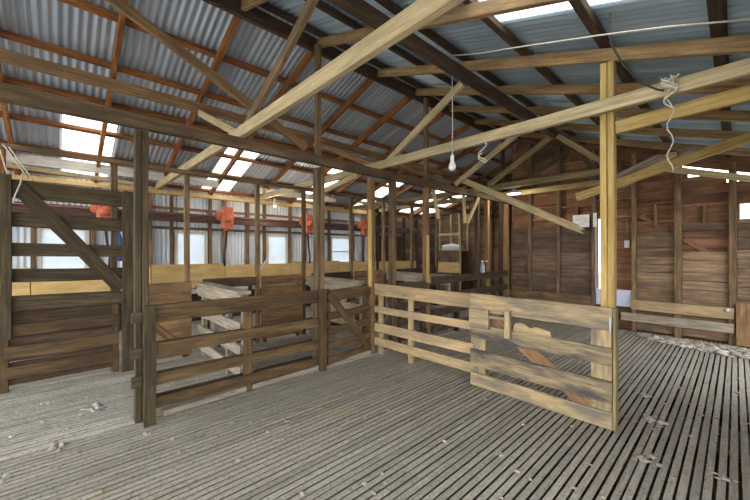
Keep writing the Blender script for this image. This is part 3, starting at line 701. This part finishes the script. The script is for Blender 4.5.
# pen line behind the corner: dark fence to the back wall
fence('pen_fence', 'dark rail fence on the pen line running to the back wall corner', 'fence', (-3.44, 4.5), (-3.44, 7.2), [(0.90, 1.03), (0.62, 0.74), (0.36, 0.48), (0.1, 0.22)], 'dark', (0.3, 0.62), 'pen fences', post_side=1, post_h=0.9)
fence('pen_gate', 'dark little gate on the pen line behind the inner corner', 'gate', (-3.44, 3.69), (-3.44, 4.36), [(0.84, 0.98), (0.58, 0.68), (0.34, 0.44), (0.1, 0.2)], 'dark', (0.1, 0.9), 'pen gates', post_side=1, post_h=0.95, pw=0.05)
# cross fences between pens, silver-grey with a flat cap
for y, lab, xs in ((1.42, 'pale grey cross fence with flat cap behind the near fence panel', -3.62), (3.2, 'pale grey cross fence with flat cap running to the corner post', -3.72), (5.15, 'pale grey cross fence with flat cap behind the dark little gate', -3.56)):
    t = fence('cross_fence', lab, 'fence', (-5.14, y), (xs, y), [(0.84, 0.985), (0.56, 0.68), (0.33, 0.44), (0.1, 0.21)], 'grey', (0.04, 0.33, 0.66, 0.97), 'cross fences between the pens', post_side=1, post_h=0.98, pw=0.07)
    mb = MB(); mb.board((-5.14, y + 0.03, 1.005), (xs, y + 0.03, 1.005), 0.15, 0.035); mb.build('cap', W['grey'], t)
# board fence along the shearing board: separate bays
def plank_bay(y0, y1, mat, label, solid=True, brace=False):
    t = thing('catching_pen_wall', (XB, (y0 + y1) / 2, 0), label, 'fence', 'board fence below the shearing stands')
    z = 0.05; zs_ = []
    while z < 1.02:
        h = R.choice((0.14, 0.16, 0.19)); zs_.append((z, min(z + h, 1.06))); z += h + 0.004
    if not solid: zs_ = [(0.06, 0.2), (0.5, 0.62), (0.92, 1.06)]
    for (a, b) in zs_:
        mb = MB(); mb.board((XB + 0.052, y0 + 0.004, (a + b) / 2), (XB + 0.052, y1 - 0.004, (a + b) / 2), 0.025, b - a); mb.build('plank', W[mat], t)
    if brace:
        mb = MB(); mb.board((XB + 0.08, y0 + 0.1, 0.62), (XB + 0.08, y1 - 0.1, 0.12), 0.022, 0.09); mb.build('brace', W['plank'], t)
    for y in (y0 + 0.04, y1 - 0.04):
        mb = MB(); mb.board((XB + 0.015, y + (0.04 if y < (y0 + y1) / 2 else -0.04), 0.003), (XB + 0.015, y + (0.04 if y < (y0 + y1) / 2 else -0.04), 1.03), 0.045, 0.05, up=(0, 1, 0)); mb.build('stud', W['dark'], t)
plank_bay(0.66, 1.33, 'plank', 'brown plank wall with slanted brace behind the near fence panel', True, True)
plank_bay(1.47, 2.25, 'dark', 'dark open-planked gate below the second plywood panel', False)
plank_bay(2.33, 3.08, 'plank', 'brown plank wall left of the capped fence at the corner', True)
plank_bay(3.26, 4.15, 'dark', 'dark planked gate behind the inner corner post', False)
plank_bay(4.25, 5.0, 'plank', 'brown plank wall behind the dark little gate', True)
plank_bay(5.3, 6.9, 'dark', 'dark plank wall at the far end of the pens', True)

# tall gate at the left with the low boarded fence below it
t = thing('tall_gate', (-5.1, 0.1, 0), 'tall dark olive gate with five boards and one diagonal brace', 'gate', 'pen gates')
xg = -5.09
for (za, zt) in ((2.0, 2.185), (1.70, 1.855), (1.395, 1.535), (1.125, 1.265), (0.83, 0.985)):
    mb = MB(); mb.board((xg, -0.40, (za + zt) / 2 + 0.012), (xg, 0.56, (za + zt) / 2 - 0.006), 0.03, zt - za); mb.build('rail', W['olive'], t)
mb = MB(); mb.board((xg + 0.04, -0.44, 0.56), (xg + 0.04, -0.44, 2.24), 0.045, 0.15, up=(0, 1, 0)); mb.build('stile', W['olive'], t)
mb = MB(); mb.board((xg + 0.04, 0.60, 0.004), (xg + 0.04, 0.60, 2.18), 0.05, 0.11, up=(0, 1, 0)); mb.build('stile', W['olive'], t)
mb = MB(); mb.board((xg + 0.03, -0.35, 2.16), (xg + 0.03, 0.54, 1.0), 0.03, 0.14); mb.build('brace', W['olive'], t)
t = thing('low_fence', (-5.2, 0.0, 0), 'low dark boarded fence with three rails under the tall gate', 'fence', 'pen fences')
for (za, zt) in ((0.06, 0.3), (0.305, 0.55), (0.555, 0.82)):
    mb = MB(); mb.board((xg - 0.07, -0.8, (za + zt) / 2), (xg - 0.07, 0.52, (za + zt) / 2), 0.022, zt - za); mb.build('plank', W['dark'], t)
for (za, zt, ya) in ((0.58, 0.70, -0.9), (0.345, 0.475, -0.42), (0.14, 0.265, -0.42)):
    mb = MB(); mb.board((xg - 0.0, ya, (za + zt) / 2), (xg - 0.0, 0.52, (za + zt) / 2), 0.028, zt - za); mb.build('rail', W['fence'], t)
for y in (-0.42, 0.49):
    mb = MB(); mb.board((xg - 0.036, y, 0.004), (xg - 0.036, y, 0.82), 0.036, 0.06, up=(0, 1, 0)); mb.build('post', W['fence'], t)

# ------------------------------------------------------------------ shearing gear
mb = MB(); mb.board((-7.42, Y0 + 0.4, 2.12), (-7.42, 9.0, 2.12), 0.10, 0.17, segs=12)
tag(mb.build('shaft_beam', M_SHAFT), 'dark purplish beam along the window wall carrying the red machines', 'beam')
mb = MB(); mb.tube([(-7.3, Y0 + 0.4, 2.17), (-7.3, 7.2, 2.17)], 0.012, 8); tag(mb.build('drive_shaft', M_SHAFTR), 'thin reddish drive shaft in front of the purplish beam', 'shaft')
def machine(y, lab, turn):
    x = -7.26
    t = thing('shearing_machine', (x, y, 1.9), lab, 'shearing machine', 'red shearing machines on the beam')
    mb = MB(); mb.lathe((x + 0.02, y - 0.19, 2.2), [(0, 0), (0.08, 0), (0.11, 0.04), (0.115, 0.12), (0.10, 0.27), (0.07, 0.33), (0, 0.33)], 18, 'Y'); mb.build('motor', M_RED, t)
    mb = MB(); mb.box((x + 0.02, y - 0.12, 1.93), (x + 0.15, y + 0.12, 2.36), segs=4, ch=0.045); g = mb.build('gear_case', M_RED, t)
    mb = MB(); mb.lathe((x + 0.148, y, 2.12), [(0, 0), (0.075, 0), (0.075, 0.03), (0.05, 0.05), (0, 0.05)], 16, 'X'); mb.build('cover', M_RED, g)
    mb = MB(); mb.lathe((x + 0.06, y, 1.88), [(0, 0), (0.035, 0), (0.05, 0.03), (0.05, 0.07), (0, 0.07)], 12); mb.build('collar', M_RED, t)
    mb = MB(); mb.tube([(x + 0.06, y, 1.88), (x + 0.07, y + turn * 0.02, 1.6), (x + 0.07, y + turn * 0.06, 1.36), (x + 0.08, y + turn * 0.05, 1.15)], [0.02, 0.02, 0.018, 0.022], 8); mb.build('down_tube', M_BLACKM, t)
    mb = MB(); mb.box((x - 0.1, y - 0.05, 2.21), (x + 0.02, y + 0.05, 2.25), segs=1); mb.build('bracket', M_BLACKM, t)
machine(0.55, 'red shearing machine seen through the tall gate', 1)
machine(2.52, 'red shearing machine between the first two windows', -1)
machine(4.45, 'red shearing machine between the second and third windows', 1)
machine(6.3, 'red shearing machine beside the inner corner post', -1)
for y, l in ((2.0, 'white plank lying on the nearest tie beam by the window wall'), ):
    mb = MB(); mb.board((-7.2, -0.6, 2.82), (-7.2, 2.35, 2.82), 0.035, 0.15); tag(mb.build('white_plank', W['white']), l, 'plank')
mb = MB(); mb.board((-7.2, 3.2, 2.80), (-7.2, 5.3, 2.80), 0.035, 0.13); tag(mb.build('white_plank', W['white']), 'shorter white plank lying on the second tie beam by the window wall', 'plank')
mb = MB(); mb.board((-6.9, 5.9, 2.77), (-6.9, 7.3, 2.77), 0.12, 0.06); tag(mb.build('white_plank', W['white']), 'far white plank lying over the greenish tie beams', 'plank')
mb = MB(); mb.board((-6.95, -1.3, 2.70), (-6.95, 0.9, 2.60), 0.06, 0.06); tag(mb.build('cream_pole', W['tie']), 'cream timber lying along the window wall above the tall gate', 'timber')
# pendant bulbs, shade, cables, twine
def bulb(x, y, ztop, zb_, lab, r=0.042, mat=M_CABLE):
    t = thing('pendant_bulb', (x, y, zb_), lab, 'light bulb', 'pendant bulbs')
    mb = MB(); mb.tube([(x, y, ztop), (x + 0.004, y, (ztop + zb_) / 2), (x, y, zb_ + 0.12)], 0.006, 6); mb.build('flex', mat, t)
    mb = MB(); mb.lathe((x, y, zb_), [(0, 0), (r * 0.6, 0.006), (r * 0.95, 0.028), (r, 0.05), (r * 0.75, 0.08), (r * 0.5, 0.105), (r * 0.5, 0.16), (r * 0.2, 0.19), (0, 0.19)], 14); mb.build('bulb', M_BULB, t)
bulb(-2.13, 3.15, zb(-2.1) - 0.13, 2.34, 'white bare bulb hanging from the heavy dark beam before the second tie', mat=M_ROPE)
bulb(-6.75, 3.36, 2.63, 2.40, 'small white bulb hanging in front of the window wall', 0.04)
t = thing('lamp_shade', (-2.97, 6.5, 2.55), 'white enamel lamp shade hanging under the greenish tie beams', 'lamp')
mb = MB(); mb.lathe((-2.97, 6.5, 2.6), [(0.13, -0.02), (0.125, 0.0), (0.04, 0.045), (0.02, 0.09), (0.0, 0.09)], 20); mb.build('shade', M_WHITE, t)
mb = MB(); mb.tube([(-2.97, 6.5, 2.69), (-2.97, 6.5, zb(-2.97) - 0.004)], 0.006, 6); mb.build('flex', M_CABLE, t)
mb = MB()
pts = [(-1.83 + 0.05 * math.sin(k * 0.7), 3.26, 2.62 - 0.02 * k + (0.0 if k < 12 else 0.04 * (k - 12))) for k in range(19)]
mb.tube(pts, 0.007, 6); tag(mb.build('cable_loop', M_ROPE), 'pale loop of flex hanging from the second tie beam beside the bulb', 'cable')
mb = MB(); mb.tube([*[(x_, 2.9 + 0.05 * math.sin(x_ * 3), zb(x_) - 0.012 - 0.02 * abs(math.sin(x_ * 2.4))) for x_ in (-1.98, -1.7, -1.35, -0.9, -0.66, -0.3, 0.1)]], 0.006, 6)
tag(mb.build('white_wire', M_ROPE), 'thin white wire strung across the iron of the right roof slope', 'wire')
mb = MB(); mb.tube([(-0.62, 2.9, 3.18), (-0.64, 3.0, 3.02), (-0.58, 3.1, 2.86), (-0.48, 3.2, 2.72), (-0.40, 3.24, 2.66), (-0.36, 3.25, 2.64)], 0.008, 6)
tag(mb.build('black_cable', M_CABLE), 'black cable sagging from the right roof slope to the pale twine', 'cable')
t = thing('twine_hank', (-0.33, 3.26, 2.0), 'pale twine knotted over the second tie beam and hanging down', 'twine')
mb = MB(); mb.tube([(-0.33 + 0.02 * math.sin(k * 1.3), 3.275 + 0.01 * math.cos(k), 2.76 - 0.045 * k) for k in range(17)], 0.0045, 6); mb.build('tail', M_ROPE, t)
mb = MB()
for q in range(4):
    mb.tube([(-0.33 + 0.05 * math.cos(a * 0.7 + q) * (1 - 0.03 * a), 3.265 + 0.012 * math.sin(a + q), 2.74 - 0.02 * a * (0.6 + 0.12 * q)) for a in range(14)], 0.006, 6)
mb.build('knot', M_ROPE, t)
t = thing('twine_hank', (-5.0, -0.4, 2.0), 'white twine tied round the left stile of the tall gate', 'twine')
mb = MB()
for q in range(3):
    mb.tube([(-5.02 + 0.01 * q, -0.46 + 0.04 * q + 0.025 * k * (1 if q else 0.4), 2.55 - 0.045 * k - 0.02 * q) for k in range(8)], 0.007, 6)
mb.build('strands', M_ROPE, t)
mb = MB(); mb.tube([(-5.0, -0.28, 2.27), (-5.0, -0.30, 2.15), (-5.01, -0.34, 2.02), (-5.01, -0.35, 1.95)], 0.007, 6); mb.build('tail', M_ROPE, t)

# bottles on the far rail
for y, m, lab in ((6.13, M_BOTTLE, 'grey-blue plastic bottle standing on the dark pen rail'), (6.30, M_BRBOT, 'brown bottle standing on the dark pen rail')):
    t = thing('bottle', (-3.44, y, 1.032), lab, 'bottle', 'bottles on the dark rail')
    mb = MB(); mb.lathe((-3.44, y, 1.032), [(0, 0), (0.045, 0), (0.05, 0.01), (0.05, 0.13), (0.02, 0.18), (0.018, 0.21), (0, 0.21)], 16); mb.build('body', m, t)
    mb = MB(); mb.lathe((-3.44, y, 1.243), [(0, 0), (0.022, 0), (0.022, 0.025), (0, 0.025)], 12); mb.build('cap', M_WHITE, t)
# timber hatch frame in the far left bay
t = thing('hatch_frame', (-7.0, 9.4, 0), 'light new timber frame standing in the far left bay', 'frame')
ym = 9.3
for x in (-6.9, -5.98):
    mb = MB(); mb.board((x, ym, 0.003), (x, ym, 2.35), 0.06, 0.06, up=(0, 1, 0)); mb.build('upright', W['tie'], t)
mb = MB(); mb.board((-6.87, ym, 2.0), (-6.01, ym, 2.0), 0.05, 0.08); mb.build('crossbar', W['tie'], t)
mb = MB(); mb.box((-6.86, ym - 0.02, 0.75), (-6.02, ym, 1.1), segs=1); mb.build('panel', W['ply'], t)
t = thing('wool_bag', (-6.6, 9.7, 0.003), 'white sack lying on a brown bench behind the light timber frame', 'sack')
mb = MB(); mb.blob((-6.6, 9.75, 1.55), 0.4, 0.18, 0.16, 4, 0.3); mb.build('cloth', M_WHITE, t)
mb = MB(); mb.box((-7.1, 9.5, 0.003), (-6.1, 10.0, 1.46), segs=1); mb.build('bench', W['lining'], t)
# hanging off-cuts under the far end of the middle beam
for p, q, lab in (((-3.8, 5.0, 2.6), (-3.74, 5.1, 2.05), 'short board dangling near the post behind the pale fence'), ((-3.42, 5.95, 2.5), (-3.42, 5.55, 1.98), 'short brace slanting down from the dark post'), ((-3.6, 5.7, 2.6), (-3.58, 5.72, 2.0), 'upright short board hanging beside the slanting brace')):
    mb = MB(); mb.board(p, q, 0.03, 0.075, up=(0, 1, 0)); tag(mb.build('short_board', W['tie']), lab, 'board', 'short boards hanging from the middle beam')

# light stick leaning at the plywood
mb = MB(); mb.board((-7.35, 3.0, 0.67), (-7.5, 3.55, 1.25), 0.03, 0.05); tag(mb.build('leaning_stick', W['white']), 'pale stick leaning on the plywood between the first two windows', 'stick')
# blue overall behind the tall gate
mb = MB(); mb.blob((-7.2, 0.72, 1.45), 0.05, 0.07, 0.36, 2, 0.3); tag(mb.build('blue_cloth', M_BLUE), 'blue cloth hanging under the nearest red machine behind the tall gate', 'cloth')

# ------------------------------------------------------------------ wool and dirt on the floor
def tuft(x, y, s, lab, mat=M_WOOL2, k=5, z=0.0):
    mb = MB()
    for i in range(k):
        a = R.uniform(0, 6.28); r = R.uniform(0, s)
        q = s * R.uniform(0.15, 0.36)
        mb.blob((x + r * math.cos(a), y + r * math.sin(a), z + q * 0.1), q, q * R.uniform(0.6, 1), q * 0.22, R.uniform(0, 50), 0.9, 12, 7, 2.6)
    tag(mb.build('wool_tuft', mat, origin=(x, y, z)), lab, 'wool', 'wool tufts on the slatted floor')
tuft(-4.05, 0.22, 0.11, 'white wool tuft on the pen floor left of the dark double post', k=7)
tuft(-3.98, 0.27, 0.06, 'soiled dark tuft lying among the white wool on the pen floor', M_DARKWOOL, 4)
tuft(-3.45, -0.05, 0.10, 'grey wool tuft on the floor seam nearest the camera side', M_DUNG, 6)
tuft(-3.2, -0.28, 0.07, 'pale wool tuft just on the camera side of the floor seam', k=4)
tuft(-3.36, -0.42, 0.08, 'dark dung patch at the left edge of the picture on the floor seam', M_DARKWOOL, 5)
tuft(-0.62, 4.35, 0.10, 'white wool tuft on the floor right of the yellow post', k=6)
tuft(-0.50, 3.75, 0.12, 'long white wool tuft nearest the foot of the yellow post', k=7)
tuft(-0.46, 3.0, 0.12, 'grey wool tuft beside the free end of the pale gate', M_DUNG, 7)
tuft(-0.06, 3.1, 0.07, 'small white wool tuft on the slats at the right', k=4)
tuft(-2.45, 3.22, 0.05, 'pale blue-grey tuft below the pale fence', M_DUNG, 4)
tuft(-1.15, 2.3, 0.05, 'small pale wool tuft on the open slats in front of the pale gate', k=4)
tuft(-3.2, 0.5, 0.05, 'small pale crumb of wool by the foot of the near fence', k=3)
mb = MB()
for i in range(260):
    f = R.random(); x = -1.1 + 1.6 * f + R.uniform(-.05, .05); y = 7.42 - R.random() ** 1.5 * (0.25 + 0.75 * f)
    q = R.uniform(0.02, 0.07); mb.blob((x, y, q * 0.14), q, q * 0.8, q * 0.4, R.uniform(0, 90), 0.9, 9, 6, 2.6)
tag(mb.build('wool_litter', M_DUNG), 'litter of grey wool and dung along the foot of the back wall', 'wool litter', kind='stuff')
mb = MB()
for i in range(60):
    f = R.random(); x = -1.0 + 0.9 * f + R.uniform(-.05, .05); y = 7.35 - R.random() * 0.3 - 0.35 * f
    q = R.uniform(0.02, 0.06); mb.blob((x, y, q * 0.3), q, q * 0.8, q * 0.5, R.uniform(0, 90), 0.9, 9, 6, 2.6)
tag(mb.build('loose_wool', M_WOOL2), 'loose white wool strewn on the litter before the back wall', 'wool', kind='stuff')
mb = MB()
for i in range(170):
    x = R.uniform(-5.0, -3.55); y = R.uniform(-1.0, 6.0)
    if any(abs(y - c) < 0.15 for c in (1.42, 3.2, 5.15)): continue
    q = R.uniform(0.006, 0.022); mb.blob((x, y, q * 0.14), q, q * 0.8, q * 0.35, R.uniform(0, 90), 0.9, 8, 5, 2.6)
tag(mb.build('wool_scraps', M_WOOL2), 'scraps of white wool scattered over the pen floors', 'wool scraps', kind='stuff')
mb = MB()
for i in range(220):
    x = R.uniform(-3.3, 0.4); y = R.uniform(0.5, 6.5)
    if 3.15 < y < 3.5: continue
    q = R.uniform(0.006, 0.022); mb.blob((x, y, q * 0.14), q, q * 0.8, q * 0.4, R.uniform(0, 90), 0.9, 7, 5, 2.6)
tag(mb.build('floor_crumbs', M_DUNG), 'crumbs of dung and dust scattered over the slatted floor', 'crumbs', kind='stuff')

# ------------------------------------------------------------------ light: bright overcast sky
w = bpy.data.worlds.new('sky'); sc.world = w; w.use_nodes = True
nt = w.node_tree; bg = nt.nodes['Background']
tc = nt.nodes.new('ShaderNodeTexCoord'); sep = nt.nodes.new('ShaderNodeSeparateXYZ'); nt.links.new(tc.outputs['Generated'], sep.inputs[0])
r = nt.nodes.new('ShaderNodeValToRGB'); r.color_ramp.elements[0].position = 0.0; r.color_ramp.elements[0].color = (1.0, 0.97, 0.93, 1)
r.color_ramp.elements[1].position = 0.7; r.color_ramp.elements[1].color = (0.86, 0.93, 1.0, 1)
nt.links.new(sep.outputs[2], r.inputs[0]); nt.links.new(r.outputs[0], bg.inputs[0]); bg.inputs[1].default_value = 3.0
for nm, loc, e in (('bulb_light', (-2.97, 6.5, 2.52), 16), ('bulb_light', (-6.75, 3.36, 2.33), 14)):
    ld = bpy.data.lights.new(nm, 'POINT'); ld.energy = e; ld.color = (1.0, 0.86, 0.66); ld.shadow_soft_size = 0.08
    lo_ = bpy.data.objects.new(nm, ld); COL.objects.link(lo_); lo_.location = loc
sc.view_settings.view_transform = 'Standard'; sc.view_settings.look = 'None'; sc.view_settings.gamma = 1.0
sc.view_settings.exposure = 0.7
sc.view_settings.use_curve_mapping = False
cy = sc.cycles
cy.max_bounces = 10; cy.diffuse_bounces = 6; cy.transparent_max_bounces = 8; cy.sample_clamp_indirect = 6.0
cy.use_denoising = True
